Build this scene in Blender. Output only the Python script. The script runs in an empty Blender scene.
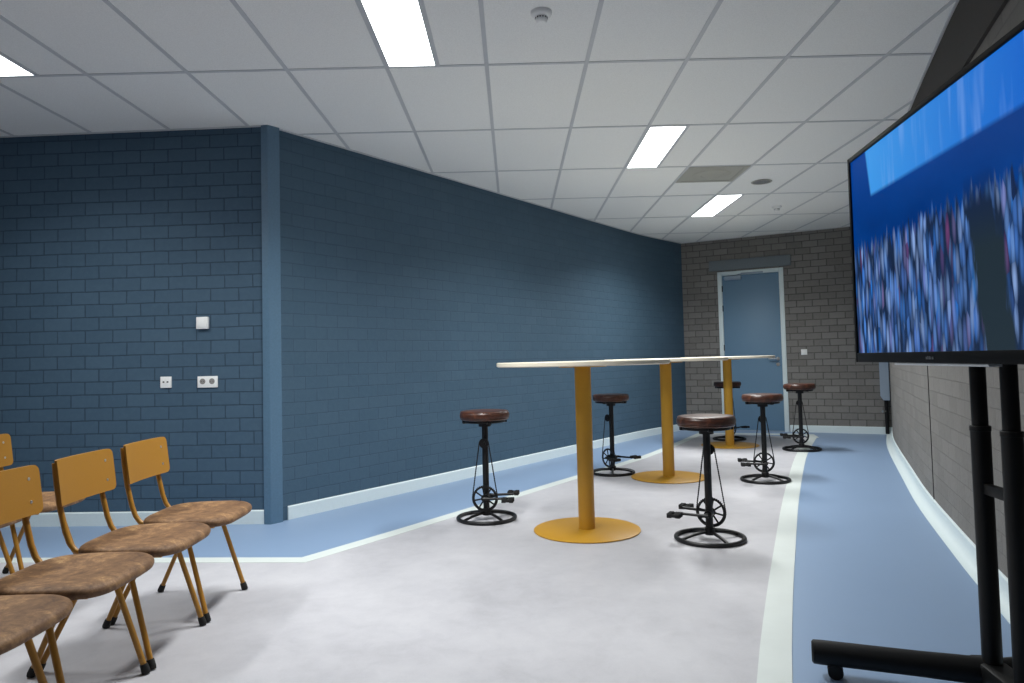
import bpy, bmesh, math, random
from mathutils import Vector, Matrix
random.seed(7)
PI = math.pi
SC = bpy.context.scene
COL = SC.collection
H = 2.914          # ceiling height
EYE = 1.138        # camera height

# ------------------------------------------------------------------ helpers
def srgb(r, g, b):
    f = lambda c: (c/255)/12.92 if c/255 <= .04045 else ((c/255+.055)/1.055)**2.4
    return (f(r), f(g), f(b), 1)

def link(o, parent=None):
    COL.objects.link(o)
    if parent is not None:
        o.parent = parent
    return o

def obj(name, bm, mat, parent=None, angle=35, loc=None):
    bmesh.ops.recalc_face_normals(bm, faces=bm.faces)
    me = bpy.data.meshes.new(name)
    bm.to_mesh(me); bm.free()
    for m in (mat if isinstance(mat, (list, tuple)) else [mat]):
        me.materials.append(m)
    me.shade_smooth()
    me.set_sharp_from_angle(angle=math.radians(angle))
    o = bpy.data.objects.new(name, me)
    if loc: o.location = loc
    return link(o, parent)

def thing(name, label, cat, loc=(0, 0, 0), rz=0, group=None):
    o = bpy.data.objects.new(name, None)
    o.empty_display_size = .1
    link(o)
    o.location = loc; o.rotation_euler = (0, 0, rz)
    return tag(o, label, cat, group)

def tag(o, label, cat, group=None):
    o['label'] = label; o['category'] = cat; o['kind'] = 'thing'
    if group: o['group'] = group
    return o

def struct(o, label=None):
    o['kind'] = 'structure'
    if label: o['label'] = label
    return o

def dup(root, loc, rz, label, group=None):
    r = root.copy(); COL.objects.link(r)
    r.location = loc; r.rotation_euler = (0, 0, rz)
    r['label'] = label
    if group: r['group'] = group
    for ch in list(root.children):
        c = ch.copy(); COL.objects.link(c); c.parent = r
        for g in list(ch.children):
            d = g.copy(); COL.objects.link(d); d.parent = c
    return r

def BM(): return bmesh.new()

def box(bm, c, s, rz=0, bevel=0, rot=None):
    r = bmesh.ops.create_cube(bm, size=1)
    vs = r['verts']
    m = Matrix.Translation(c) @ (rot if rot is not None else Matrix.Rotation(rz, 4, 'Z')) @ Matrix.Diagonal((s[0], s[1], s[2], 1))
    bmesh.ops.transform(bm, matrix=m, verts=vs)
    if bevel:
        es = list({e for v in vs for e in v.link_edges})
        bmesh.ops.bevel(bm, geom=es, offset=bevel, segments=2, affect='EDGES', profile=.5)

def sweep(bm, pts, r, seg=12, closed=False, caps=True):
    """round tube along a 3D polyline; r is a number or one per point"""
    pts = [Vector(p) for p in pts]; n = len(pts)
    rr = r if isinstance(r, (list, tuple)) else [r]*n
    tang = []
    for i in range(n):
        if closed: t = pts[(i+1) % n]-pts[i-1]
        else: t = pts[min(i+1, n-1)]-pts[max(i-1, 0)]
        tang.append(t.normalized())
    ref = Vector((0, 0, 1)) if abs(tang[0].z) < .9 else Vector((1, 0, 0))
    nrm = (ref - tang[0]*ref.dot(tang[0])).normalized()
    rings = []
    for i in range(n):
        nrm = (nrm - tang[i]*nrm.dot(tang[i])).normalized()
        b = tang[i].cross(nrm)
        rings.append([bm.verts.new(pts[i] + (nrm*math.cos(a)+b*math.sin(a))*rr[i]) for a in [2*PI*k/seg for k in range(seg)]])
    for i in range(n if closed else n-1):
        A, B = rings[i], rings[(i+1) % n]
        for k in range(seg):
            bm.faces.new((A[k], A[(k+1) % seg], B[(k+1) % seg], B[k]))
    if caps and not closed:
        bm.faces.new(rings[0][::-1]); bm.faces.new(rings[-1])

def lathe(bm, prof, seg=48, c=(0, 0, 0), axis='Z'):
    """profile [(r,z)...]; ends with r=0 are closed"""
    rows = []
    def P(r, z, a):
        x, y = r*math.cos(a), r*math.sin(a)
        v = (x, y, z) if axis == 'Z' else ((x, z, y) if axis == 'Y' else (z, x, y))
        return Vector(c)+Vector(v)
    for r, z in prof:
        if r < 1e-6: rows.append([bm.verts.new(P(0, z, 0))])
        else: rows.append([bm.verts.new(P(r, z, 2*PI*k/seg)) for k in range(seg)])
    for A, B in zip(rows, rows[1:]):
        for k in range(seg):
            j = (k+1) % seg
            if len(A) == 1 and len(B) == 1: break
            if len(A) == 1: bm.faces.new((A[0], B[k], B[j]))
            elif len(B) == 1: bm.faces.new((A[k], A[j], B[0]))
            else: bm.faces.new((A[k], A[j], B[j], B[k]))

def cyl(bm, c, r, z0, z1, seg=24, axis='Z', bev=0):
    if bev: prof = [(0, z0), (r-bev, z0), (r, z0+bev), (r, z1-bev), (r-bev, z1), (0, z1)]
    else: prof = [(0, z0), (r, z0), (r, z1), (0, z1)]
    lathe(bm, prof, seg, c, axis)

def prism(bm, poly, z0, z1):
    lo = [bm.verts.new((x, y, z0)) for x, y in poly]
    hi = [bm.verts.new((x, y, z1)) for x, y in poly]
    n = len(poly)
    for i in range(n):
        bm.faces.new((lo[i], lo[(i+1) % n], hi[(i+1) % n], hi[i]))
    bm.faces.new(lo[::-1]); bm.faces.new(hi)

def arc(c, r, a0, a1, n, plane='xz'):
    out = []
    for i in range(n+1):
        a = a0+(a1-a0)*i/n
        p = (c[0]+r*math.cos(a), c[2]+r*math.sin(a))
        out.append((p[0], c[1], p[1]))
    return out

def smooth(pts, k=5):
    """Catmull-Rom through 2D points"""
    P = [Vector(p) for p in pts]
    P = [P[0]*2-P[1]]+P+[P[-1]*2-P[-2]]
    out = []
    for i in range(1, len(P)-2):
        for j in range(k):
            t = j/k
            a, b, c, d = P[i-1], P[i], P[i+1], P[i+2]
            out.append(.5*((2*b)+(c-a)*t+(2*a-5*b+4*c-d)*t*t+(3*b-a-3*c+d)*t**3))
    out.append(P[-2])
    return [tuple(p) for p in out]

def normals2(path):
    P = [Vector(p) for p in path]; out = []
    for i in range(len(P)):
        def nn(a, b):
            d = (b-a).normalized(); return Vector((-d.y, d.x))
        if i == 0: n = nn(P[0], P[1]); out.append(n)
        elif i == len(P)-1: out.append(nn(P[-2], P[-1]))
        else:
            a, b = nn(P[i-1], P[i]), nn(P[i], P[i+1])
            m = (a+b).normalized(); out.append(m/max(.3, m.dot(a)))
    return out

def extrude_profile(bm, path, prof, side=1):
    """prof = [(n,z)...] polygon, n measured along the left normal * side"""
    ns = normals2(path); rings = []
    for p, n in zip(path, ns):
        rings.append([bm.verts.new((p[0]+n.x*a*side, p[1]+n.y*a*side, z)) for a, z in prof])
    m = len(prof)
    for A, B in zip(rings, rings[1:]):
        for k in range(m):
            bm.faces.new((A[k], A[(k+1) % m], B[(k+1) % m], B[k]))
    bm.faces.new(rings[0][::-1]); bm.faces.new(rings[-1])

def wall(name, path, mat, side=1, z0=0, z1=H, thick=.15, u0=0):
    """front face along path (uv in metres), thickness grows away from the room (side = room side)"""
    bm = BM(); uv = bm.loops.layers.uv.new('UVMap')
    ns = normals2(path); u = [u0]
    for a, b in zip(path, path[1:]): u.append(u[-1]+math.dist(a, b))
    F0 = [bm.verts.new((p[0], p[1], z0)) for p in path]; F1 = [bm.verts.new((p[0], p[1], z1)) for p in path]
    B0 = [bm.verts.new((p[0]-n.x*thick*side, p[1]-n.y*thick*side, z0)) for p, n in zip(path, ns)]
    B1 = [bm.verts.new((p[0]-n.x*thick*side, p[1]-n.y*thick*side, z1)) for p, n in zip(path, ns)]
    def q(a, b, c, d, ua, ub, za, zb):
        f = bm.faces.new((a, b, c, d))
        for l, t in zip(f.loops, ((ua, za), (ub, za), (ub, zb), (ua, zb))): l[uv].uv = t
    for i in range(len(path)-1):
        q(F0[i], F0[i+1], F1[i+1], F1[i], u[i], u[i+1], z0, z1)
        q(B0[i+1], B0[i], B1[i], B1[i+1], u[i+1], u[i], z0, z1)
        q(F1[i], F1[i+1], B1[i+1], B1[i], u[i], u[i+1], z1, z1)
        q(F0[i+1], F0[i], B0[i], B0[i+1], u[i+1], u[i], z0, z0)
    q(F0[0], F1[0], B1[0], B0[0], 0, 0, z0, z1); q(F0[-1], B0[-1], B1[-1], F1[-1], 0, 0, z0, z1)
    o = obj(name, bm, mat, angle=60)
    return struct(o)

# ------------------------------------------------------------------ materials
class NT:
    def __init__(s, name):
        s.m = bpy.data.materials.new(name); s.m.use_nodes = True
        s.t = s.m.node_tree; s.t.nodes.clear()
        s.out = s.t.nodes.new('ShaderNodeOutputMaterial')
    def n(s, kind, **kw):
        nd = s.t.nodes.new(kind)
        for k, v in kw.items():
            if k.startswith('_'): setattr(nd, k[1:], v)
            else:
                key = int(k[1:]) if k[0] == 'i' and k[1:].isdigit() else k.replace('__', ' ')
                s.put(nd.inputs[key], v)
        return nd
    def put(s, inp, v):
        if isinstance(v, bpy.types.NodeSocket): s.t.links.new(v, inp)
        elif isinstance(v, bpy.types.Node): s.t.links.new(v.outputs[0], inp)
        else: inp.default_value = v
    def math(s, op, a, b=0, c=0, clamp=False):
        nd = s.t.nodes.new('ShaderNodeMath'); nd.operation = op; nd.use_clamp = clamp
        s.put(nd.inputs[0], a); s.put(nd.inputs[1], b); s.put(nd.inputs[2], c)
        return nd.outputs[0]
    def mix(s, f, a, b, blend='MIX'):
        nd = s.t.nodes.new('ShaderNodeMix'); nd.data_type = 'RGBA'; nd.blend_type = blend
        s.put(nd.inputs[0], f); s.put(nd.inputs[6], a); s.put(nd.inputs[7], b)
        return nd.outputs[2]
    def ramp(s, f, stops):
        nd = s.t.nodes.new('ShaderNodeValToRGB'); s.put(nd.inputs[0], f)
        e = nd.color_ramp.elements
        while len(e) < len(stops): e.new(.5)
        for el, (p, c) in zip(e, stops): el.position = p; el.color = c
        return nd.outputs[0]
    def noise(s, scale, detail=3, rough=.5, vec=None, dist=0):
        nd = s.n('ShaderNodeTexNoise', Scale=scale, Detail=detail, Roughness=rough, Distortion=dist)
        if vec is not None: s.put(nd.inputs['Vector'], vec)
        return nd.outputs[0]
    def coord(s, which='Object'):
        return s.t.nodes.new('ShaderNodeTexCoord').outputs[which]
    def map(s, vec, loc=(0, 0, 0), rot=(0, 0, 0), scale=(1, 1, 1)):
        nd = s.n('ShaderNodeMapping', Vector=vec, Location=loc, Rotation=rot, Scale=scale)
        return nd.outputs[0]
    def bsdf(s, col, rough=.5, metal=0, bump=None, bstr=.3, bdist=.01, spec=.5, coat=0):
        b = s.t.nodes.new('ShaderNodeBsdfPrincipled')
        s.put(b.inputs['Base Color'], col); s.put(b.inputs['Roughness'], rough); s.put(b.inputs['Metallic'], metal)
        b.inputs['Specular IOR Level'].default_value = spec
        b.inputs['Coat Weight'].default_value = coat
        if bump is not None:
            bp = s.n('ShaderNodeBump', Strength=bstr, Distance=bdist, Height=bump)
            s.t.links.new(bp.outputs[0], b.inputs['Normal'])
        s.t.links.new(b.outputs[0], s.out.inputs[0])
        return s.m

def plain(name, col, rough=.5, metal=0, nscale=60, amt=.06, bstr=.05, spec=.5, coat=0):
    t = NT(name); v = t.coord()
    nz = t.noise(nscale, 3, .6, v)
    c2 = tuple(min(1, c*(1+amt)) for c in col[:3])+(1,); c1 = tuple(c*(1-amt) for c in col[:3])+(1,)
    return t.bsdf(t.ramp(nz, [(.3, c1), (.7, c2)]), rough, metal, nz, bstr, .002, spec, coat)

def brick_mat(name, cols, mortar, bw=.212, bh=.0955, mort=.006, rough=.75, bstr=.6, grain=.3, mbias=.2, patch=.15, uoff=0):
    t = NT(name); uv = t.coord('UV')
    wob = t.n('ShaderNodeTexNoise', Vector=uv, Scale=7.0, Detail=2.0)
    off = t.n('ShaderNodeVectorMath', _operation='SUBTRACT', i0=wob.outputs['Color'], i1=(.5, .5, .5))
    off2 = t.n('ShaderNodeVectorMath', _operation='SCALE', i0=off.outputs[0]); off2.inputs['Scale'].default_value = .009
    vec = t.n('ShaderNodeVectorMath', _operation='ADD', i0=uv, i1=off2.outputs[0]).outputs[0]
    vec = t.map(vec, loc=(uoff, 0, 0))
    br = t.t.nodes.new('ShaderNodeTexBrick')
    t.put(br.inputs['Vector'], vec)
    br.inputs['Scale'].default_value = 1; br.inputs['Brick Width'].default_value = bw; br.inputs['Row Height'].default_value = bh
    br.inputs['Mortar Size'].default_value = mort; br.inputs['Mortar Smooth'].default_value = .35; br.inputs['Bias'].default_value = mbias
    br.inputs['Color1'].default_value = cols[0]; br.inputs['Color2'].default_value = cols[1]; br.inputs['Mortar'].default_value = mortar
    br.offset = .5
    big = t.noise(1.3, 3, .6, uv); gr = t.noise(90, 4, .7, uv); med = t.noise(22, 4, .65, uv)
    c = t.mix(t.math('MULTIPLY', t.math('SUBTRACT', big, .35, clamp=True), patch*4, clamp=True), br.outputs['Color'], cols[2])
    c = t.mix(t.math('MULTIPLY', t.math('SUBTRACT', med, .45, clamp=True), .8, clamp=True), c, cols[3])
    hgt = t.math('SUBTRACT', t.math('ADD', t.math('MULTIPLY', gr, grain*.35), t.math('MULTIPLY', med, grain)), br.outputs['Fac'])
    return t.bsdf(c, rough, 0, hgt, bstr, .008, .35)

M = {}
M['blue_brick'] = brick_mat('blue painted brick', (srgb(70, 94, 114), srgb(64, 88, 108), srgb(59, 82, 101), srgb(82, 106, 126)), srgb(44, 64, 82), bstr=.7, mort=.0042)
M['blue_brick_smooth'] = brick_mat('blue painted brick, thick paint', (srgb(70, 94, 113), srgb(65, 90, 109), srgb(59, 82, 100), srgb(78, 102, 120)), srgb(57, 79, 97), bstr=.5, mort=.0034, grain=.45, patch=.22)
M['grey_brick'] = brick_mat('grey concrete brick', (srgb(130, 128, 125), srgb(114, 111, 108), srgb(122, 117, 111), srgb(146, 143, 139)), srgb(84, 82, 80), mort=.0065, rough=.85, mbias=-.1)
M['grey_brick_smooth'] = brick_mat('grey concrete brick, flush joints', (srgb(128, 125, 121), srgb(116, 113, 109), srgb(120, 115, 110), srgb(140, 137, 132)), srgb(113, 110, 106), mort=.0038, rough=.85, mbias=-.1, bstr=.7, grain=.7, patch=.3)
M['grey_wall_far'] = plain('grey plaster', srgb(110, 115, 120), .8)
M['pilaster'] = plain('blue satin paint', srgb(84, 114, 138), .45)
M['base_white'] = plain('white vinyl skirting', srgb(216, 228, 230), .45, amt=.02)
M['ceil_bar'] = plain('grey enamelled t bar', srgb(198, 201, 205), .5, amt=.02)
M['plastic_white'] = plain('white plastic', srgb(240, 241, 240), .35, amt=.02)
M['plastic_grey'] = plain('grey plastic mark', srgb(140, 138, 136), .5)
M['dark_hole'] = plain('dark socket hole', srgb(25, 22, 22), .8)
M['ochre'] = plain('ochre powder coat', srgb(192, 143, 40), .42, nscale=250, amt=.04, bstr=.04)
M['chair_ochre'] = plain('dark ochre lacquer', srgb(166, 118, 40), .4, nscale=200, amt=.04, bstr=.03)
M['black_metal'] = plain('black iron', srgb(20, 20, 22), .45, .3, amt=.2)
M['black_paint'] = plain('black powder coat', srgb(10, 11, 12), .5, amt=.1, spec=.3)
M['rubber'] = plain('black rubber', srgb(16, 16, 16), .75)
M['chrome'] = plain('brushed steel', srgb(200, 203, 206), .28, 1, amt=.03)
M['table_top'] = plain('pale laminate', srgb(228, 219, 200), .4, nscale=30, amt=.02)
M['door_blue'] = plain('blue grey door paint', srgb(104, 136, 162), .5, amt=.02)
M['lintel'] = plain('grey concrete lintel', srgb(112, 120, 126), .8, amt=.06)
M['duct'] = plain('grey blue casing', srgb(150, 165, 182), .5, amt=.02)
M['fascia'] = plain('dark brown stained timber', srgb(48, 42, 38), .7, amt=.15)
M['vent'] = plain('beige grey vent paint', srgb(168, 168, 160), .5, amt=.02)
M['bezel'] = plain('glossy black bezel', srgb(5, 5, 6), .5, spec=.12)
M['silver'] = plain('silver strip', srgb(190, 194, 198), .45, .2)
M['logo'] = plain('grey badge print', srgb(78, 80, 83), .4)

def ceil_tile():
    t = NT('mineral ceiling tile'); v = t.coord()
    a = t.noise(160, 3, .7, v); b = t.noise(1.1, 2, .5, v)
    c = t.ramp(a, [(.3, srgb(232, 233, 232)), (.62, srgb(246, 247, 246))])
    return t.bsdf(t.mix(t.math('MULTIPLY', b, .12), c, srgb(230, 231, 230)), .9, 0, a, .12, .002, .2)
M['tile'] = ceil_tile()

def floor_grey():
    t = NT('mottled grey vinyl'); v = t.coord()
    a = t.noise(1.6, 5, .62, v, .3); b = t.noise(9, 5, .7, v, .4); c = t.noise(120, 2, .6, v)
    f = t.math('ADD', t.math('MULTIPLY', a, .55), t.math('ADD', t.math('MULTIPLY', b, .38), t.math('MULTIPLY', c, .1)))
    col = t.ramp(f, [(.34, srgb(168, 167, 172)), (.5, srgb(181, 180, 185)), (.66, srgb(191, 190, 194))])
    return t.bsdf(col, t.math('ADD', .42, t.math('MULTIPLY', b, .2)), 0, b, .05, .003, .4)
M['floor_grey'] = floor_grey()
def floor_blue():
    t = NT('blue vinyl'); v = t.coord()
    a = t.noise(1.2, 4, .6, v); b = t.noise(140, 2, .6, v)
    col = t.mix(t.math('MULTIPLY', a, .6), srgb(127, 150, 180), srgb(137, 160, 190))
    return t.bsdf(col, .42, 0, b, .04, .002, .4)
M['floor_blue'] = floor_blue()
M['stripe'] = plain('white floor stripe', srgb(206, 213, 210), .5, nscale=4, amt=.03)

def suede():
    t = NT('worn brown suede'); v = t.coord()
    a = t.noise(9, 6, .72, v, .6); b = t.noise(260, 2, .6, v); c = t.noise(34, 5, .75, v, .5)
    f = t.math('ADD', t.math('MULTIPLY', a, .65), t.math('MULTIPLY', c, .35))
    col = t.ramp(f, [(.36, srgb(80, 58, 42)), (.49, srgb(118, 88, 62)), (.57, srgb(146, 112, 78)), (.66, srgb(190, 156, 108))])
    return t.bsdf(col, .62, 0, t.math('ADD', c, t.math('MULTIPLY', b, .3)), .12, .004, .3)
M['suede'] = suede()
def leather():
    t = NT('brown saddle leather'); v = t.coord()
    a = t.noise(14, 5, .7, v, .8); b = t.n('ShaderNodeTexVoronoi', Vector=v, Scale=160.0).outputs[0]
    col = t.ramp(a, [(.35, srgb(50, 28, 21)), (.55, srgb(76, 44, 32)), (.72, srgb(108, 68, 48))])
    return t.bsdf(col, .34, 0, b, .12, .002, .5)
M['leather'] = leather()

def emit(name, col, strength):
    t = NT(name); v = t.coord()
    nz = t.noise(3, 1, .5, v)
    e = t.n('ShaderNodeEmission', Color=t.mix(t.math('MULTIPLY', nz, .05), col, (1, 1, 1, 1)), Strength=strength)
    t.t.links.new(e.outputs[0], t.out.inputs[0]); return t.m
LAMP = 9.0
POWER = {3: 57.0, -1: 30.0, 6: 58.0, 8: 55.0}        # watts of each ceiling panel, by grid column
M['lamp'] = emit('led diffuser', (.97, 1.0, 1.0, 1), LAMP)

def screen_mat():
    t = NT('television picture'); uv = t.coord('UV')
    sp = t.n('ShaderNodeSeparateXYZ', Vector=uv); U, V = sp.outputs[0], sp.outputs[1]
    m = t.math
    def step(x, a, w):   # soft step, 0 below a, 1 above a+w
        return m('DIVIDE', m('SUBTRACT', x, a), w, clamp=True)
    # stands and sky
    nz = t.noise(3.0, 3, .5, uv)
    sky = t.mix(step(U, .15, .75), srgb(66, 158, 240), srgb(0, 96, 205))
    streak = t.noise(1, 2, .5, t.map(uv, rot=(0, 0, .18), scale=(26, 1.6, 1)))
    sky = t.mix(m('MULTIPLY', step(streak, .56, .2), .35), sky, srgb(150, 190, 250))
    navy = t.mix(nz, srgb(0, 30, 92), srgb(4, 74, 160))
    navy = t.mix(step(V, .62, .3), navy, srgb(8, 66, 150))
    c = t.mix(m('MULTIPLY', step(V, .755, .02), step(m('ADD', U, m('MULTIPLY', V, .12)), .232, .01)), navy, sky)
    # crowd: elongated cells, coloured at random, tapered upward
    vec = t.map(uv, rot=(0, 0, .10), scale=(74, 8.5, 1))
    vor = t.n('ShaderNodeTexVoronoi', Vector=vec, Scale=1.0, Randomness=1.0)
    rc = t.n('ShaderNodeSeparateColor', Color=vor.outputs['Color'])
    vor2 = t.n('ShaderNodeTexVoronoi', Vector=t.map(uv, loc=(3, 7, 0), rot=(0, 0, .10), scale=(50, 5.5, 1)), Scale=1.0)
    rc2 = t.n('ShaderNodeSeparateColor', Color=vor2.outputs['Color'])
    pc = t.ramp(rc.outputs[0], [(0, srgb(20, 40, 84)), (.2, srgb(66, 116, 196)), (.4, srgb(110, 156, 228)), (.58, srgb(152, 182, 236)), (.74, srgb(30, 128, 232)), (.88, srgb(126, 136, 196)), (.955, srgb(112, 62, 112)), (1, srgb(70, 120, 200))])
    blob = m('SUBTRACT', 1, step(vor.outputs['Distance'], .26, .5))
    dk = t.mix(t.noise(9, 2, .5, uv), srgb(16, 30, 60), srgb(34, 54, 84))
    crowd = t.mix(m('MULTIPLY', blob, m('ADD', .42, m('MULTIPLY', rc.outputs[1], .58))), dk, pc)
    b2 = m('SUBTRACT', 1, step(vor2.outputs['Distance'], .1, .42))
    crowd = t.mix(m('MULTIPLY', b2, m('MULTIPLY', step(rc2.outputs[1], .45, .1), .6)), crowd, t.ramp(rc2.outputs[0], [(0, srgb(60, 120, 220)), (.5, srgb(160, 190, 240)), (1, srgb(20, 140, 240))]))
    edge = t.noise(1, 2, .5, t.map(uv, scale=(75, 1.5, 1)))
    top = m('ADD', .41, m('ADD', m('MULTIPLY', edge, .26), m('MULTIPLY', U, .06)))
    incrowd = m('SUBTRACT', 1, step(m('SUBTRACT', V, top), -.03, .04))
    # dark stairway between the two blocks
    s = m('ADD', U, m('MULTIPLY', V, .09))
    wob = m('MULTIPLY', m('SUBTRACT', t.noise(1, 2, .5, t.map(uv, scale=(60, 7, 1))), .5), .055)
    s = m('ADD', s, wob)
    gap = m('MULTIPLY', step(s, .652, .012), m('SUBTRACT', 1, step(s, .750, .02)))
    fine = t.noise(1, 3, .6, t.map(uv, rot=(0, 0, .10), scale=(150, 7, 1)))
    crowd = t.mix(m('MULTIPLY', step(fine, .5, .14), .55), crowd, t.mix(.5, crowd, srgb(14, 24, 60)))
    c = t.mix(incrowd, c, crowd)
    low = m('SUBTRACT', 1, step(V, .38, .25))
    stair = t.mix(low, srgb(12, 34, 76), srgb(36, 50, 60))
    c = t.mix(m('MULTIPLY', gap, m('SUBTRACT', 1, step(V, .52, .12))), c, stair)
    e = t.n('ShaderNodeEmission', Color=c, Strength=.9)
    g = t.n('ShaderNodeBsdfGlossy', Color=(.03, .03, .03, 1), Roughness=.25)
    a = t.n('ShaderNodeAddShader', i0=e.outputs[0], i1=g.outputs[0])
    t.t.links.new(a.outputs[0], t.out.inputs[0]); return t.m
M['screen'] = screen_mat()

# ------------------------------------------------------------------ plan of the room
LW = [(-6.6, 5.415), (-3.84, 5.28), (-1.79, 5.18)]                       # blue wall, left
AW = [(-1.79, 5.18)]+smooth([(-1.72, 5.275), (-.98, 6.29), (-.1, 7.51), (1.07, 9.14), (1.88, 10.24), (2.67, 11.13)], 4)
BW = [(2.67, 11.13), (5.15, 9.78)]
RWk = [(5.15, 9.78), (4.42, 8.36), (3.45, 6.24), (2.96, 5.14), (2.45, 3.89), (2.22, 3.3), (1.9, 2.45), (1.6, 1.6), (1.35, .8), (1.15, 0), (.98, -1), (.86, -2), (.78, -3), (.74, -4)]
RW = smooth(RWk, 4)
REAR = [(.74, -4), (-6.6, -4)]
SIDE = [(-6.6, -4), (-6.6, 5.415)]
# paths run clockwise seen from above, so the room is on the right (side=-1)
wall('wall_front', LW, M['blue_brick'], -1, u0=.07)
wall('wall_left', AW, M['blue_brick_smooth'], -1)
wall('wall_right', RW, M['grey_brick_smooth'], -1)
wall('wall_rear', REAR, M['blue_brick'], -1)
wall('wall_side', SIDE, M['blue_brick'], -1)
# back wall with a doorway opening
W0 = Vector(BW[0]); WU = (Vector(BW[1])-W0).normalized(); WN = Vector((WU.y, -WU.x))     # WN points into the room
WANG = math.atan2(WU.y, WU.x)
def bw(t, n=0): p = W0+WU*t+WN*n; return (p.x, p.y)
D0, D1, DT = .56, 1.49, 2.40       # door opening along wall, top
def back_wall():
    bm = BM(); uv = bm.loops.layers.uv.new('UVMap')
    L = (Vector(BW[1])-W0).length
    def blk(t0, t1, z0, z1):
        c = [(*bw(t, n), z) for n in (0, -.15) for t, z in ((t0, z0), (t1, z0), (t1, z1), (t0, z1))]
        tt = [(t, z) for n in (0, 1) for t, z in ((t0, z0), (t1, z0), (t1, z1), (t0, z1))]
        v = [bm.verts.new(p) for p in c]
        for ix in ((0, 1, 2, 3), (7, 6, 5, 4), (0, 4, 5, 1), (1, 5, 6, 2), (2, 6, 7, 3), (3, 7, 4, 0)):
            f = bm.faces.new([v[i] for i in ix])
            for l, i in zip(f.loops, ix): l[uv].uv = (tt[i][0]+.03, tt[i][1])
    blk(0, D0, 0, H); blk(D1, L, 0, H); blk(D0, D1, DT, H)
    struct(obj('wall_back', bm, M['grey_brick']))
back_wall()

# floor
bm = BM(); prism(bm, [(-6.9, -4.3), (1.3, -4.3), (6, 9.5), (6, 12), (2, 12), (-2.1, 5.7), (-6.9, 5.8)], -.1, 0)
struct(obj('floor', bm, M['floor_blue']), 'blue vinyl floor along the walls')
RL = [(4.00, 9.66), (3.385, 8.42), (2.87, 7.30), (2.12, 5.57), (1.54, 4.17), (1.20, 3.34), (.87, 2.50), (.55, 1.6), (.30, .8), (.10, 0), (-.07, -1), (-.19, -2), (-.27, -3), (-.31, -4)]
RLs = smooth(RL, 3)
SL = [(-6.6, 4.60), (-3.15, 4.345), (-1.26, 4.195)]
SA = smooth([(-1.26, 4.195), (-.80, 4.85), (-.29, 5.60), (.5, 6.77), (1.40, 8.06), (2.08, 9.27), (2.70, 10.45)], 3)
ring = SL[:-1]+SA+RLs+[(-6.6, -4)]
ring = [p for p in ring]
bm = BM(); prism(bm, [(p[0], p[1]) for p in ring], 0, .0015)
struct(obj('floor_grey', bm, M['floor_grey']), 'mottled grey vinyl floor in the middle of the room')
flat = [(-.052, 0), (.052, 0), (.052, .003), (-.052, .003)]
bm = BM(); extrude_profile(bm, SL[:-1]+SA, flat); struct(obj('trim_1', bm, M['stripe']), 'white stripe in the floor along the blue walls')
bm = BM(); extrude_profile(bm, RLs, [(-.058, 0), (.058, 0), (.058, .003), (-.058, .003)]); struct(obj('trim_2', bm, M['stripe']), 'white stripe in the floor on the right')
bm = BM(); extrude_profile(bm, [(2.66, 10.47), (4.03, 10.02)], [(-.09, 0), (.09, 0), (.09, .0028), (-.09, .0028)]); extrude_profile(bm, [(4.10, 10.02), (4.00, 9.62)], [(-.07, 0), (.07, 0), (.07, .0026), (-.07, .0026)])
struct(obj('trim_3', bm, M['stripe']), 'white stripe in the floor before the back wall')

# skirtings
sk = [(0, 0), (.013, 0), (.013, .092), (.006, .1), (0, .1)]
bm = BM(); extrude_profile(bm, LW[:-1]+[(-1.83, 5.182)], sk, -1); struct(obj('baseboard_front', bm, M['base_white']))
bm = BM(); extrude_profile(bm, [(-1.705, 5.297)]+[p for p in AW if p[0] > -1.66], sk, -1); struct(obj('baseboard_left', bm, M['base_white']))
bm = BM(); extrude_profile(bm, [bw(0), bw(D0-.02)], sk, -1); extrude_profile(bm, [bw(D1+.02), bw(2.82)], sk, -1); struct(obj('baseboard_back', bm, M['base_white']))
cove = [(0, 0), (.075, 0), (.075, .0035), (.05, .007), (.03, .018), (.018, .035), (.014, .055), (.012, .095), (.004, .102), (0, .102)]
bm = BM(); extrude_profile(bm, RW, cove, -1); struct(obj('baseboard_right', bm, M['base_white']))

# corner pilaster in satin blue
bm = BM(); prism(bm, [(-1.79, 5.22), (-1.832, 5.19), (-1.830, 5.160), (-1.778, 5.152), (-1.714, 5.228), (-1.735, 5.28)], 0, H)
bmesh.ops.bevel(bm, geom=[e for e in bm.edges if abs(e.verts[0].co.z-e.verts[1].co.z) > 1], offset=.003, segments=2, affect='EDGES')
struct(obj('trim_4', bm, M['pilaster']), 'lighter blue corner casing between the two blue walls')

# ceiling: tiles, T bars, edge angle
X0, Y0 = -2.5239, 4.1861            # grid origin: column 0, row 0
cx = lambda c: X0+.6*c
ry = lambda r: Y0+1.2*r
bm = BM(); prism(bm, [(-6.9, -4.3), (1.3, -4.3), (6, 9.5), (6, 12), (2, 12), (-2.1, 5.7), (-6.9, 5.8)], H, H+.1)
struct(obj('ceiling', bm, M['tile']), 'suspended ceiling of pale mineral tiles')
ROOM = LW[:-1]+AW+BW[1:]+RW[1:]+[(-6.6, -4)]
def clip_line(axis, val):
    """inside spans of the line x=val or y=val in the room outline"""
    hits = []; n = len(ROOM)
    for i in range(n):
        a, b = ROOM[i], ROOM[(i+1) % n]
        p, q = a[axis]-val, b[axis]-val
        if (p < 0) != (q < 0):
            t = p/(p-q); hits.append(a[1-axis]+(b[1-axis]-a[1-axis])*t)
    hits.sort(); return list(zip(hits[::2], hits[1::2]))
bm = BM()
for c in range(-7, 14):
    for a, b in clip_line(0, cx(c)):
        if b-a > .05: box(bm, (cx(c), (a+b)/2, H-.0015), (.024, b-a, .007))
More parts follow.
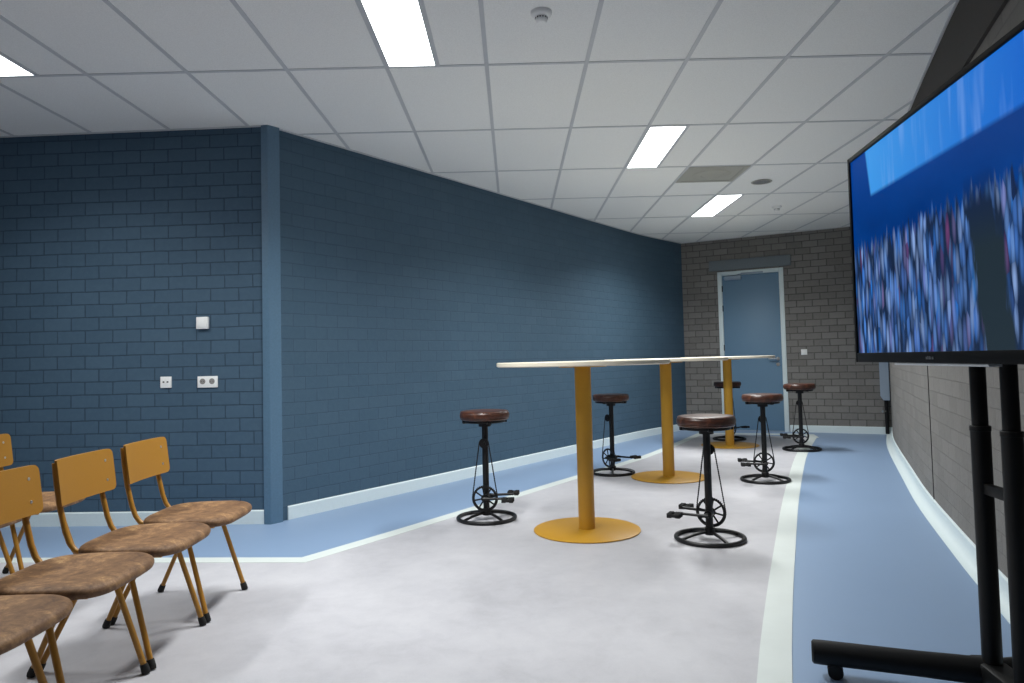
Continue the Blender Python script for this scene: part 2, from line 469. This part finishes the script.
for r in range(-7, 7):
    for a, b in clip_line(1, ry(r)):
        if b-a > .05: box(bm, ((a+b)/2, ry(r), H-.001), (b-a, .024, .006))
struct(obj('ceiling_grid', bm, M['ceil_bar']), 'grey bars between the ceiling tiles')
bm = BM(); extrude_profile(bm, ROOM+[ROOM[0]], [(0, H-.006), (.022, H-.006), (.022, H), (0, H)], -1)
struct(obj('trim_5', bm, M['ceil_bar']), 'narrow grey edge angle round the ceiling')
# dark timber fascia at the top of the curved right wall
bm = BM(); extrude_profile(bm, RW, [(0, 2.545), (.018, 2.545), (.018, 2.885), (0, 2.885)], -1)
struct(obj('trim_6', bm, M['fascia']), 'dark timber board along the top of the curved brick wall')
# movement joint in the right wall
def on_right(y):
    for a, b in zip(RW, RW[1:]):
        if b[1] <= y <= a[1]:
            t = (a[1]-y)/(a[1]-b[1]); return (a[0]+(b[0]-a[0])*t, y)
p = on_right(5.0); bm = BM(); box(bm, (p[0]-.001, p[1], 1.32), (.006, .013, 2.44), rz=math.atan2(.49, 1.1)*-1)
struct(obj('trim_7', bm, M['dark_hole']), 'dark upright movement joint in the curved brick wall')

# ------------------------------------------------------------------ door
door = bpy.data.objects.new('door_1', None); link(door); struct(door, 'blue grey door in the brick back wall')
door.location = (*bw(D0), 0); door.rotation_euler = (0, 0, WANG)
DW = D1-D0
def dbox(bm, x0, x1, y0, y1, z0, z1, bevel=0): box(bm, ((x0+x1)/2, (y0+y1)/2, (z0+z1)/2), (x1-x0, y1-y0, z1-z0), bevel=bevel)
# local: x along wall, -y into the room
bm = BM()
dbox(bm, -.012, .052, -.02, .10, 0, DT+.01, .003); dbox(bm, DW-.052, DW+.012, -.02, .10, 0, DT+.01, .003)
dbox(bm, .052, DW-.052, -.02, .10, DT-.05, DT+.01, .003)
obj('door_frame', bm, M['base_white'], door)
bm = BM(); dbox(bm, .056, DW-.056, 0, .042, .012, DT-.054, .002)
leaf = obj('door_leaf', bm, M['door_blue'], door)
bm = BM(); dbox(bm, .052, DW-.052, -.02, .10, 0, .01, .002); obj('threshold', bm, M['duct'], door)
bm = BM()      # handle: rose, lever, key rose
cyl(bm, (DW-.11, 0, 1.07), .026, -.008, 0, 24, 'Y'); sweep(bm, [(DW-.11, -.005, 1.07), (DW-.11, -.05, 1.07), (DW-.125, -.058, 1.07), (DW-.235, -.058, 1.07)], .010, 10)
h_ = obj('door_handle', bm, M['chrome'], leaf)
bm = BM(); cyl(bm, (DW-.11, 0, .985), .026, -.010, 0, 24, 'Y'); cyl(bm, (DW-.11, 0, .985), .009, -.018, 0, 12, 'Y')
obj('door_lock', bm, M['chrome'], leaf)
bm = BM(); dbox(bm, .10, .34, -.055, 0, 2.275, 2.335, .006)
cl = obj('door_closer', bm, M['duct'], leaf)
bm = BM(); sweep(bm, [(.30, -.045, 2.34), (.30, -.045, 2.352), (.62, -.02, 2.366)], .008, 8); dbox(bm, .34, .66, -.032, -.012, 2.352, 2.376, .002)
obj('closer_arm', bm, M['duct'], cl)
for z in (.25, 1.25, 1.85, 2.15):
    bm = BM(); cyl(bm, (.054, -.012, z), .0085, -.045, .045, 12)
    obj('hinge', bm, M['black_metal'], door)
bm = BM(); c = bw(1.022, .012); box(bm, (c[0], c[1], 2.51), (1.185, .05, .155), rz=WANG, bevel=.004)
struct(obj('trim_8', bm, M['lintel']), 'grey lintel above the door')

# ------------------------------------------------------------------ small things on walls
def plate(name, t, z, w, h, d, wallfn, ang, mat, bev=.004):
    c = wallfn(t, d/2-.001); bm = BM(); box(bm, (0, 0, 0), (w, d, h), bevel=bev)
    o = obj(name, bm, mat); o.location = (c[0], c[1], z); o.rotation_euler = (0, 0, ang); return o
P0 = Vector((-3.84, 5.28)); PU = (Vector((-1.79, 5.18))-P0).normalized(); PN = Vector((PU.y, -PU.x)); PANG = math.atan2(PU.y, PU.x)
lw = lambda t, n=0: tuple(P0+PU*t+PN*n)
o = plate('thermostat', 1.564, 1.465, .088, .088, .028, lw, PANG, M['plastic_white'], .005)
tag(o, 'white square thermostat box high on the left blue brick wall, above the sockets', 'thermostat')
bm = BM(); box(bm, (0, -.015, 0), (.066, .003, .066), bevel=.001); obj('cover', bm, M['plastic_white'], o)
o = plate('data_socket', 1.283, 1.037, .083, .083, .012, lw, PANG, M['plastic_white'], .003)
tag(o, 'square white socket plate with two small ports on the blue brick wall', 'socket', 'sockets on the blue wall')
for x in (-.016, .014):
    bm = BM(); box(bm, (x, -.0065, .002), (.013, .003, .010), bevel=.001); obj('port', bm, M['dark_hole'], o)
o = plate('double_socket', 1.596, 1.033, .150, .083, .012, lw, PANG, M['plastic_white'], .003)
tag(o, 'wide white double socket plate below the thermostat on the blue wall', 'socket', 'sockets on the blue wall')
for x in (-.036, .034):
    bm = BM(); cyl(bm, (x, -.0068, .004), .021, 0, .002, 24, 'Y'); s_ = obj('socket_well', bm, M['plastic_grey'], o)
    bm = BM()
    for dx in (-.009, .009): cyl(bm, (x+dx, -.0078, .004), .0028, 0, .003, 8, 'Y')
    obj('pin_hole', bm, M['dark_hole'], s_)
o = plate('light_switch', 1.743, 1.156, .082, .082, .014, bw, WANG, M['plastic_white'], .003)
tag(o, 'small white switch plate on the grey brick beside the door', 'switch')
bm = BM(); box(bm, (0, -.0085, 0), (.056, .006, .056), bevel=.002); obj('rocker', bm, M['plastic_white'], o)

# upright duct casing in the far right corner
bm = BM(); y1, y0 = 1.62, .47
pr = [(-.001, y0+.03), (.05, y0), (.085, y0), (.085, y1), (-.001, y1)]
# cross-section: on the back wall, against the right wall; bottom cut slanted
c0 = bw(2.705, 0)
verts = []
for n in (0, .11):
    verts.append([bm.verts.new((*bw(2.700+a, n), z)) for a, z in ((0, .53), (.035, .47), (.115, .47), (.115, H-.03), (0, H-.03))])
A, B = verts
bm.faces.new(A); bm.faces.new(B[::-1])
for k in range(5): bm.faces.new((A[k], A[(k+1) % 5], B[(k+1) % 5], B[k]))
bmesh.ops.bevel(bm, geom=list(bm.edges), offset=.004, segments=1, affect='EDGES')
o = obj('pipe_casing', bm, M['duct']); tag(o, 'tall grey blue pipe casing in the far right corner, ending above the floor', 'casing')
bm = BM(); q = bw(2.765, .05)
sweep(bm, [(q[0], q[1], .012), (q[0], q[1], .468)], .024, 14)  # pipe made thick and black to stand in for the shadow under the casing
o = obj('riser_shade_pipe', bm, M['black_metal']); tag(o, 'black riser pipe, thickened to stand in for the shadow below the grey casing in the corner', 'pipe')
bm = BM(); q1 = bw(2.755, .062); q2 = bw(2.72, .11); sweep(bm, [(q1[0], q1[1], .32), (q2[0], q2[1], .32)], [.012, .016], 12); obj('valve', bm, M['chrome'], o)

# ------------------------------------------------------------------ ceiling fittings
def make_lamp():
    t = thing('ceiling_light', '', 'light')
    w, l = .288, 1.176
    bm = BM()
    for x0, x1, y0_, y1_ in ((0, .008, 0, l), (w-.008, w, 0, l), (.008, w-.008, 0, .008), (.008, w-.008, l-.008, l)):
        dbox(bm, x0, x1, y0_, y1_, -.006, .002)
    dbox(bm, w, w+.02, 0, l, -.004, .001)
    obj('frame', bm, M['ceil_bar'], t)
    bm = BM(); dbox(bm, .008, w-.008, .008, l-.008, -.004, 0); obj('diffuser', bm, M['lamp'], t)
    return t
lampspots = [(3, -1, 'lit ceiling light panel at the top edge, above the left wall corner'),
             (-1, -1, 'lit ceiling light panel at the far left edge of the picture'),
             (6, 1, 'lit ceiling light panel in the middle, before the square vent'),
             (8, 3, 'lit ceiling light panel farthest back, behind the square vent')]
lamp = make_lamp()
for i, (c, r, lab) in enumerate(lampspots):
    loc = (cx(c)+.012, ry(r)+.012, H-.001)
    if i == 0: lamp.location = loc; lamp['label'] = lab; lamp['group'] = 'ceiling light panels'
    else: dup(lamp, loc, 0, lab, 'ceiling light panels')

# the light each panel throws: a rectangular area lamp just under its diffuser, with the panel's downward optic
for c, r, lab in lampspots:
    ld = bpy.data.lights.new('panel_light', 'AREA'); ld.shape = 'RECTANGLE'; ld.size = .27; ld.size_y = 1.15
    ld.energy = POWER[c]; ld.color = (.98, 1.0, .985); ld.spread = math.radians(140)
    lo = bpy.data.objects.new('panel_light', ld); link(lo); lo.location = (cx(c)+.012+.144, ry(r)+.6, H-.010)

v = thing('ceiling_vent', 'square beige grey ceiling vent with a round diffuser', 'vent', (cx(7)+.3, ry(2)+.3, H-.003))
bm = BM()
for x0, x1, y0_, y1_ in ((-.288, -.245, -.288, .288), (.245, .288, -.288, .288), (-.245, .245, -.288, -.245), (-.245, .245, .245, .288)): dbox(bm, x0, x1, y0_, y1_, -.006, .002)
obj('frame', bm, M['vent'], v)
bm = BM(); dbox(bm, -.245, .245, -.245, .245, -.002, .002); obj('panel', bm, M['vent'], v)
bm = BM(); lathe(bm, [(0, -.009), (.17, -.009), (.178, -.005), (.17, -.001), (0, -.001)], 48); dd = obj('round_diffuser', bm, M['vent'], v)
bm = BM(); lathe(bm, [(.10, -.009), (.105, -.012), (.112, -.012), (.117, -.009)], 40); obj('diffuser_ring', bm, M['vent'], dd)

o = thing('ceiling_speaker', 'flat round grey ceiling speaker beside the square vent', 'speaker', (2.586, 7.234, H))
bm = BM(); lathe(bm, [(.085, 0), (.105, -.006), (.10, -.010), (.088, -.009)], 40); obj('rim', bm, M['vent'], o)
g = NT('perforated grille'); vv = g.coord(); vo = g.n('ShaderNodeTexVoronoi', Vector=vv, Scale=180.0).outputs[0]
M['grille'] = g.bsdf(g.ramp(vo, [(.2, srgb(70, 70, 72)), (.5, srgb(125, 126, 128))]), .6, 0, vo, .2, .002)
bm = BM(); lathe(bm, [(0, -.007), (.088, -.007), (.088, 0), (0, 0)], 40); obj('grille', bm, M['grille'], o)

def make_smoke():
    t = thing('smoke_detector', '', 'smoke detector')
    bm = BM(); lathe(bm, [(0, 0), (.055, 0), (.055, -.012), (.050, -.020), (.036, -.026), (0, -.026)], 40); obj('base', bm, M['plastic_white'], t)
    bm = BM(); lathe(bm, [(0, -.026), (.031, -.026), (.031, -.048), (.024, -.056), (0, -.058)], 36); b = obj('sensor_head', bm, M['plastic_white'], t)
    bm = BM()
    for k in range(14):
        a = 2*PI*k/14; box(bm, (.031*math.cos(a), .031*math.sin(a), -.034), (.003, .006, .007), rz=a)
    obj('air_slot', bm, M['dark_hole'], b)
    return t
s1 = make_smoke(); s1.location = (.18, 3.56, H); s1['label'] = 'white smoke detector nearest the camera, at the top of the picture'; s1['group'] = 'smoke detectors'
dup(s1, (3.21, 8.50, H), 0, 'white smoke detector farther back, near the door end of the ceiling', 'smoke detectors')

# ------------------------------------------------------------------ bar tables
def make_table():
    t = thing('bar_table', '', 'table')
    bm = BM(); lathe(bm, [(0, 0), (.345, 0), (.352, .003), (.352, .008), (.346, .011), (.06, .014), (0, .014)], 96); obj('base_plate', bm, M['ochre'], t)
    bm = BM(); cyl(bm, (0, 0, 0), .054, .013, 1.084, 40); obj('column', bm, M['ochre'], t)
    bm = BM(); cyl(bm, (0, 0, 0), .16, 1.080, 1.090, 40); obj('mounting_plate', bm, M['ochre'], t)
    bm = BM(); lathe(bm, [(0, 1.090), (.566, 1.090), (.574, 1.096), (.574, 1.116), (.570, 1.120), (0, 1.120)], 128); obj('tabletop', bm, M['table_top'], t)
    return t
tb = make_table(); TG = 'round bar tables'
tb.location = (.455, 4.76, .0015); tb['label'] = 'tall ochre pedestal bar table with round pale top, nearest of the three'; tb['group'] = TG
dup(tb, (1.43, 6.74, .0015), .4, 'tall ochre pedestal bar table with round pale top, middle of the three', TG)
dup(tb, (2.69, 9.00, .0015), .9, 'tall ochre pedestal bar table with round pale top, farthest and nearest the door', TG)

# ------------------------------------------------------------------ bicycle stools
def make_stool():
    t = thing('bicycle_stool', '', 'stool')
    K = M['black_metal']
    bm = BM(); sweep(bm, [(.205*math.cos(a), .205*math.sin(a), .0135) for a in [2*PI*k/56 for k in range(56)]], .0135, 10, closed=True); obj('base_ring', bm, K, t)
    for a in (PI/4, 3*PI/4):
        bm = BM(); pts = []
        for k in range(13):
            s = -1+2*k/12; pts.append((.202*s*math.cos(a), .202*s*math.sin(a), .0135+.034*(1-s*s)))
        sweep(bm, pts, .010, 8); obj('spoke', bm, K, t)
    bm = BM(); cyl(bm, (0, 0, 0), .0225, .03, .69, 24); cyl(bm, (0, 0, 0), .032, .03, .075, 24, bev=.004)
    obj('post', bm, K, t)
    # seat
    bm = BM(); cyl(bm, (0, 0, 0), .150, .694, .712, 40, bev=.003); cyl(bm, (0, 0, 0), .045, .665, .696, 24)
    for a in (.4, 1.97, 3.54, 5.11): box(bm, (.138*math.cos(a), .138*math.sin(a), .700), (.05, .03, .022), rz=a, bevel=.003)
    obj('seat_plate', bm, K, t)
    bm = BM(); lathe(bm, [(0, .712), (.158, .712), (.168, .714), (.174, .719), (.1755, .723), (.173, .726), (.178, .731), (.1795, .740), (.1795, .752), (.178, .761), (.174, .766), (.1750, .769), (.1725, .773), (.165, .7765), (.14, .779), (.07, .7805), (0, .781)], 64)
    obj('seat', bm, M['leather'], t)
    # drive train: ring and sprocket in the plane y = -.05, cranks point to +x
    yr = -.052; RC = (0, yr, .158); TC = (0, yr, .545)
    bm = BM(); n = 84
    rings = []
    for (rad, tooth) in ((.0745, 0), (.0905, 1)):
        for y in (-.0022, .0022):
            rings.append([bm.verts.new((RC[0]+(rad+(.0035*(1 if (k//1) % 2 else -1) if tooth else 0))*math.cos(2*PI*k/n), yr+y, RC[2]+(rad+(.0035*(1 if k % 2 else -1) if tooth else 0))*math.sin(2*PI*k/n))) for k in range(n)])
    i0, i1, o0, o1 = rings
    for k in range(n):
        j = (k+1) % n
        for a, b in ((i0, o0), (o0, o1), (o1, i1), (i1, i0)): bm.faces.new((a[k], a[j], b[j], b[k]))
    for k in range(8):
        a = 2*PI*k/8+.2; box(bm, (RC[0]+.05*math.cos(a), yr, RC[2]+.05*math.sin(a)), (.056, .004, .011), rot=Matrix.Rotation(-a, 4, 'Y'))
    cyl(bm, (RC[0], yr, RC[2]), .028, -.004, .004, 28, 'Y')
    cyl(bm, (RC[0], yr, RC[2]), .017, -.010, .010, 20, 'Y')
    obj('chainring', bm, K, t, angle=30)
    bm = BM(); cyl(bm, (TC[0], yr, TC[2]), .033, -.004, .004, 28, 'Y'); cyl(bm, (TC[0], yr, TC[2]), .014, -.010, .045, 16, 'Y'); obj('sprocket', bm, K, t)
    # chain loop
    L = TC[2]-RC[2]; rb, rt = .0905, .034; ph = math.asin((rb-rt)/L)
    pts = arc(RC, rb, PI-ph, 2*PI+ph, 60)
    a = (TC[0]+rt*math.cos(ph), yr, TC[2]+rt*math.sin(ph)); b0 = pts[-1]
    for k in range(1, 60): s = k/60; pts.append(tuple(b0[i]+(a[i]-b0[i])*s for i in range(3)))
    pts += arc(TC, rt, ph, PI-ph, 20); b1 = pts[-1]
    for k in range(1, 60): s = k/60; pts.append(tuple(b1[i]+(pts[0][i]-b1[i])*s for i in range(3)))
    bm = BM(); sweep(bm, pts, [(.0032 if k % 2 else .0052) for k in range(len(pts))], 6, closed=True); obj('chain', bm, K, t)
    bm = BM(); cyl(bm, (0, 0, .158), .012, -.085, .085, 16, 'Y'); cyl(bm, (0, 0, .158), .024, -.04, .04, 20, 'Y'); obj('axle', bm, K, t)
    for s in (-1, 1):
        bm = BM(); yc = s*.078
        sweep(bm, [(-.012, yc, .158), (.05, yc, .159), (.172, yc+s*.006, .163), (.185, yc+s*.006, .163)], [.013, .009, .0085, .010], 10)
        cr = obj('crank', bm, K, t)
        bm = BM(); yp = yc+s*.06
        cyl(bm, (.178, 0, .163), .006, min(yc, yp+s*.035), max(yc, yp+s*.035), 10, 'Y')
        for dx in (-.026, .026): box(bm, (.178+dx, yp, .163), (.026, .082, .022), bevel=.004)
        for k in range(5):
            for dx in (-.026, .026): box(bm, (.178+dx, yp-.034+.017*k, .163), (.029, .006, .027), bevel=.001)
        for dy in (-.041, .041): box(bm, (.178, yp+dy, .163), (.072, .005, .018), bevel=.002)
        obj('pedal', bm, M['rubber'], cr)
    return t
st = make_stool(); SG = 'bicycle stools at the bar tables'
stools = [(-.225, 5.16, -8, 'bicycle stool with brown leather seat left of the near table, pedals to the right', .0015),
          (.945, 7.05, -54, 'bicycle stool close to the blue wall, behind the near table, pedal sticking right', .0015),
          (1.185, 4.45, 152, 'bicycle stool nearest the camera, right of the near table, pedals to the left', .0015),
          (2.235, 6.45, 168, 'bicycle stool with brown seat right of the middle table, beside the white floor stripe', .0015),
          (3.36, 8.42, 166, 'bicycle stool standing on the white floor stripe, right of the door', .003),
          (2.87, 9.62, 40, 'bicycle stool half hidden behind the far table column, before the door', .0015)]
for i, (x, y, a, lab, z) in enumerate(stools):
    if i == 0:
        st.location = (x, y, z); st.rotation_euler = (0, 0, math.radians(a)); st['label'] = lab; st['group'] = SG
    else:
        d_ = dup(st, (x, y, z), math.radians(a), lab, SG)
        if i == 2:      # this seat is screwed a little lower
            for c_ in d_.children:
                if c_.name.split('.')[0] in ('seat', 'seat_plate'): c_.location.z = -.014

# ------------------------------------------------------------------ school chairs (facing +x)
def superseat():
    """seat outline: blunt rounded front and back, widest in the middle"""
    pts = []
    n = 72
    for k in range(n):
        a = 2*PI*k/n; c, s = math.cos(a), math.sin(a)
        e = 2/3.9
        x = .205*math.copysign(abs(c)**e, c); y = .234*math.copysign(abs(s)**e, s)
        if x < 0: y *= 1-.07*(-x/.205)**1.5
        pts.append((x+.072, y))
    return pts
def make_chair():
    t = thing('school_chair', '', 'chair')
    O = M['chair_ochre']
    out = superseat(); cxs = .072
    layers = [(.86, .418), (.955, .419), (.985, .424), (1.0, .434), (1.0, .441), (.985, .449), (.95, .4545), (.88, .458), (.7, .4595), (.4, .457), (.15, .4555)]
    bm = BM(); rows = []
    def dish(x, y, z, top):
        if top:
            z -= .010*math.exp(-((x-cxs+.03)/.11)**2-(y/.15)**2)
            z -= .012*max(0, (x-cxs)/.205)**3
        else: z -= .010*max(0, (x-cxs)/.205)**3
        return z
    for f, z in layers:
        rows.append([bm.verts.new((cxs+(x-cxs)*f, y*f, dish(cxs+(x-cxs)*f, y*f, z, z > .44))) for x, y in out])
    for A, B in zip(rows, rows[1:]):
        for k in range(len(out)):
            j = (k+1) % len(out); bm.faces.new((A[k], A[j], B[j], B[k]))
    bm.faces.new(rows[0][::-1]); bm.faces.new(rows[-1])
    obj('seat', bm, M['suede'], t, angle=50)
    # back panel, slightly curved in plan, leaning back
    bm = BM(); W, Hh, R = .385, .178, .026; ny, nz = 20, 8
    def rr(u, v):   # u,v in -1..1 -> rounded rectangle
        y, z = u*W/2, v*Hh/2; R = .026 if u > 0 else .006
        dy, dz = abs(y)-(W/2-R), abs(z)-(Hh/2-R)
        if dy > 0 and dz > 0:
            m = max(dy, dz); L = math.hypot(dy, dz)
            if L > 0: dy, dz = dy*m/L, dz*m/L
            y = math.copysign(W/2-R+dy, y); z = math.copysign(Hh/2-R+dz, z)
        return y, z
    us = [-1, -.965, -.93, -.9]+[-.8+1.6*i/12 for i in range(13)]+[.9, .93, .965, 1]
    vs = [-1, -.93, -.85, -.78]+[-.6+1.2*i/4 for i in range(5)]+[.78, .85, .93, 1]
    grid = {}
    for side, off in ((0, .005), (1, -.005)):
        for i, u in enumerate(us):
            for j, v_ in enumerate(vs):
                y, z = rr(u, v_)
                x = -.190+.014*(y/(W/2))**2-.12*(z)+off
                grid[side, i, j] = bm.verts.new((x, y, .703+z))
    nu, nv = len(us), len(vs)
    for i in range(nu-1):
        for j in range(nv-1):
            bm.faces.new([grid[0, a, b] for a, b in ((i, j), (i+1, j), (i+1, j+1), (i, j+1))])
            bm.faces.new([grid[1, a, b] for a, b in ((i, j+1), (i+1, j+1), (i+1, j), (i, j))])
    def rim(a, b): bm.faces.new((grid[0, *a], grid[0, *b], grid[1, *b], grid[1, *a]))
    for i in range(nu-1): rim((i, 0), (i+1, 0)); rim((i+1, nv-1), (i, nv-1))
    for j in range(nv-1): rim((nu-1, j), (nu-1, j+1)); rim((0, j+1), (0, j))
    bk = obj('backrest', bm, O, t)
    for y in (.14,):
        for z in (-.042, .042):
            bm = BM(); x = -.190+.014*(y/(W/2))**2-.12*z+.005
            lathe(bm, [(.0065, -.001), (.006, .0015), (.003, .003), (0, .0033)], 14, (x, y, .703+z), 'X'); obj('rivet', bm, M['chrome'], bk)
    for s in (-1, 1):
        # upright: from behind the backrest down, bending forward under the seat
        y = s*.145
        pts = [(-.219, y, .775), (-.212, y, .70), (-.198, y, .60), (-.176, y, .505), (-.160, y, .462), (-.140, y, .434), (-.112, y, .420), (-.085, y, .410), (-.04, y, .408), (.20, y, .408)]
        bm = BM(); sweep(bm, pts, .011, 12); obj('upright', bm, O, t)
        for kind, x0, x1 in (('front', .085, .200), ('rear', -.035, -.225)):
            y0_, y1_ = s*.188, s*.2245
            bm = BM(); sweep(bm, [(x0, y0_, .412), (x1, y1_, .012)], .0108, 12); lg = obj('leg', bm, O, t)
            f = .09; d = Vector((x1-x0, y1_-y0_, -.40)).normalized(); e_ = Vector((x1, y1_, .012))
            bm = BM(); a_ = e_-d*.028; b_ = e_+d*.004; sweep(bm, [a_, a_+d*.004, e_, b_+Vector((0, 0, -.004))], [.0132, .0142, .0155, .0150], 14)
            for v_ in bm.verts: v_.co.z = max(v_.co.z, .0)
            obj('foot_cap', bm, M['rubber'], lg)
    for x in (.085, -.035):
        bm = BM(); sweep(bm, [(x, -.192, .404), (x, .192, .404)], .0095, 10); obj('cross_bar', bm, O, t)
    return t
ch = make_chair(); CG = 'school chairs in rows'
spots = [(-1.600, 3.440, .5, 'ochre school chair with brown suede seat at the wall end of the front row'),
         (-1.600, 2.955, .5, 'ochre school chair with brown suede seat, second of the front row from the blue wall'),
         (-1.600, 2.470, .5, 'ochre school chair with brown suede seat, third of the front row from the blue wall'),
         (-1.600, 1.985, .5, 'ochre school chair in the bottom left corner, only part of its brown seat showing'),
         (-2.680, 3.840, .5, 'ochre school chair in the second row, backrest at the left edge before the blue wall'),
         (-2.680, 3.355, .5, 'ochre school chair in the second row hidden behind the front backrests, only legs showing')]
for i, (x, y, a, lab) in enumerate(spots):
    if i == 0: ch.location = (x, y, .0015); ch.rotation_euler = (0, 0, math.radians(a)); ch['label'] = lab; ch['group'] = CG
    else: dup(ch, (x, y, .0015), math.radians(a), lab, CG)

# ------------------------------------------------------------------ television on its trolley
TVA = Vector((1.3785, 2.8545)); TU = Vector((-.116, -.9932)).normalized(); TANG = math.atan2(TU.y, TU.x)
TVW, TVH, TZ = 1.44, .82, 1.098
tv = thing('television', 'large black flat screen television showing a blue crowd in a stadium', 'television', (TVA.x, TVA.y, TZ), TANG)
# local: x from far edge to near edge, y = away from the viewers' side? front faces -x world
# front normal in world = TU rotated -90deg -> local -y
bz = .018
bm = BM()
for x0, x1, z0, z1 in ((0, bz, 0, TVH), (TVW-bz, TVW, 0, TVH), (bz, TVW-bz, TVH-bz, TVH), (bz, TVW-bz, 0, .036)):
    dbox(bm, x0, x1, -.008, .024, z0, z1, .0015)
obj('bezel', bm, M['bezel'], tv)
bm = BM(); uv = bm.loops.layers.uv.new('UVMap')
x0, x1, z0, z1 = bz, TVW-bz, .036, TVH-bz
vsx = [bm.verts.new(p) for p in ((x0, -.001, z0), (x1, -.001, z0), (x1, -.001, z1), (x0, -.001, z1))]
f = bm.faces.new(vsx)
for l in f.loops: l[uv].uv = (l.vert.co.x/1.45, l.vert.co.z/TVH)
bb = [bm.verts.new((v_.co.x, .006, v_.co.z)) for v_ in vsx]
for k in range(4):
    ff = bm.faces.new((vsx[k], bb[k], bb[(k+1) % 4], vsx[(k+1) % 4]))
bm.faces.new(bb[::-1])
obj('screen', bm, M['screen'], tv)
bm = BM(); dbox(bm, .03, TVW-.03, .018, .045, .03, TVH-.03, .006); dbox(bm, .25, TVW-.25, .04, .075, .06, TVH-.18, .01)
obj('back_housing', bm, M['black_paint'], tv)
bm = BM(); dbox(bm, .36, .965, -.004, .03, -.008, .001, .001); obj('speaker_strip', bm, M['silver'], tv)
bm = BM()
for k, (w_, h_) in enumerate(((.008, .008), (.006, .010), (.008, .010), (.005, .008), (.008, .008))): dbox(bm, .615+k*.0105, .615+k*.0105+w_, -.0095, -.006, .012, .012+h_)
obj('badge', bm, M['logo'], tv)

stand = thing('television_trolley', 'black two pole television trolley with angled feet on casters', 'trolley', (1.523, 2.272, 0), TANG)
K = M['black_paint']
# local axes: x toward the camera along the screen, y away from the viewers (towards the wall)
for s in (-1, 1):
    px = s*.090
    bm = BM(); cyl(bm, (px, 0, 0), .0295, .09, .880, 32, bev=.004); p_ = obj('pole', bm, K, stand)
    bm = BM(); cyl(bm, (px, 0, 0), .0240, .87, 1.62, 32, bev=.003); obj('inner_tube', bm, K, p_)
    bm = BM(); cyl(bm, (px, 0, 0), .0312, .868, .886, 32, bev=.002); obj('collar', bm, K, p_)
bm = BM(); dbox(bm, -.090, .090, -.012, .012, .665, .70, .003); obj('cross_bar', bm, K, stand)
bm = BM(); dbox(bm, -.090, .090, -.012, .012, 1.30, 1.335, .003); obj('cross_bar', bm, K, stand)
bm = BM(); dbox(bm, -.20, .20, -.085, -.025, 1.30, 1.62, .004)
for x in (-.2, .2): dbox(bm, x-.015, x+.015, -.095, -.078, 1.22, 1.72, .003)
obj('mounting_bracket', bm, K, stand)
bm = BM(); dbox(bm, -.16, .16, -.045, .045, .052, .118, .012); obj('base_block', bm, K, stand)
for s in (-1, 1):
    for d_, ln in ((-1, .525), (1, .20)):
        bm = BM(); x_t = s*.235 if d_ < 0 else s*.16
        tip = Vector((x_t, d_*ln, .083)); root_ = Vector((s*.10, d_*.0, .083))
        dr = (tip-root_).normalized()
        pts = [root_, root_+dr*.10, root_+dr*.2, tip-dr*.03, tip-dr*.006, tip] if ln > .3 else [root_, root_+dr*.08, tip-dr*.03, tip-dr*.006, tip]
        rs = [.044, .043, .041, .041, .040, .033] if ln > .3 else [.040, .038, .037, .036, .030]
        sweep(bm, pts, rs, 24); ft = obj('foot', bm, K, stand)
        c = tip-dr*.075
        bm = BM()
        ax = Vector((-dr.y, dr.x, 0))
        for sd in (-1, 1):
            q = c+ax*sd*.014; sweep(bm, [q-ax*.008+Vector((0, 0, -.057)), q+ax*.008+Vector((0, 0, -.057))], .0255, 20)
        sweep(bm, [c+Vector((0, 0, -.03)), c+Vector((0, 0, -.058))], .008, 8)
        obj('caster', bm, M['rubber'], ft)

# ------------------------------------------------------------------ camera
Mw = [(0.9997121, 0.00323187, -0.02377534), (-0.02389312, 0.04332163, -0.99877543), (-0.00219793, 0.99905595, 0.04338638)]
R_, D_, F_ = [Vector(v_) for v_ in Mw]
cam = bpy.data.cameras.new('camera'); co = bpy.data.objects.new('camera', cam); link(co)
mt = Matrix((R_, -D_, -F_)).transposed().to_4x4(); mt.translation = (0, 0, EYE)
co.matrix_world = mt
cam.sensor_width = 36; cam.sensor_fit = 'HORIZONTAL'; cam.lens = 709.7*36/1024; cam.shift_y = -12.077/1024; cam.clip_start = .02
SC.camera = co

w = bpy.data.worlds.new('world'); SC.world = w; w.use_nodes = True
w.node_tree.nodes['Background'].inputs[0].default_value = (.02, .025, .03, 1)
w.node_tree.nodes['Background'].inputs[1].default_value = .1
SC.view_settings.view_transform = 'Standard'; SC.view_settings.look = 'None'
SC.view_settings.gamma = 1; SC.view_settings.use_curve_mapping = False
SC.view_settings.exposure = 0.0
SC.cycles.use_denoising = True
SC.cycles.max_bounces = 8; SC.cycles.diffuse_bounces = 5
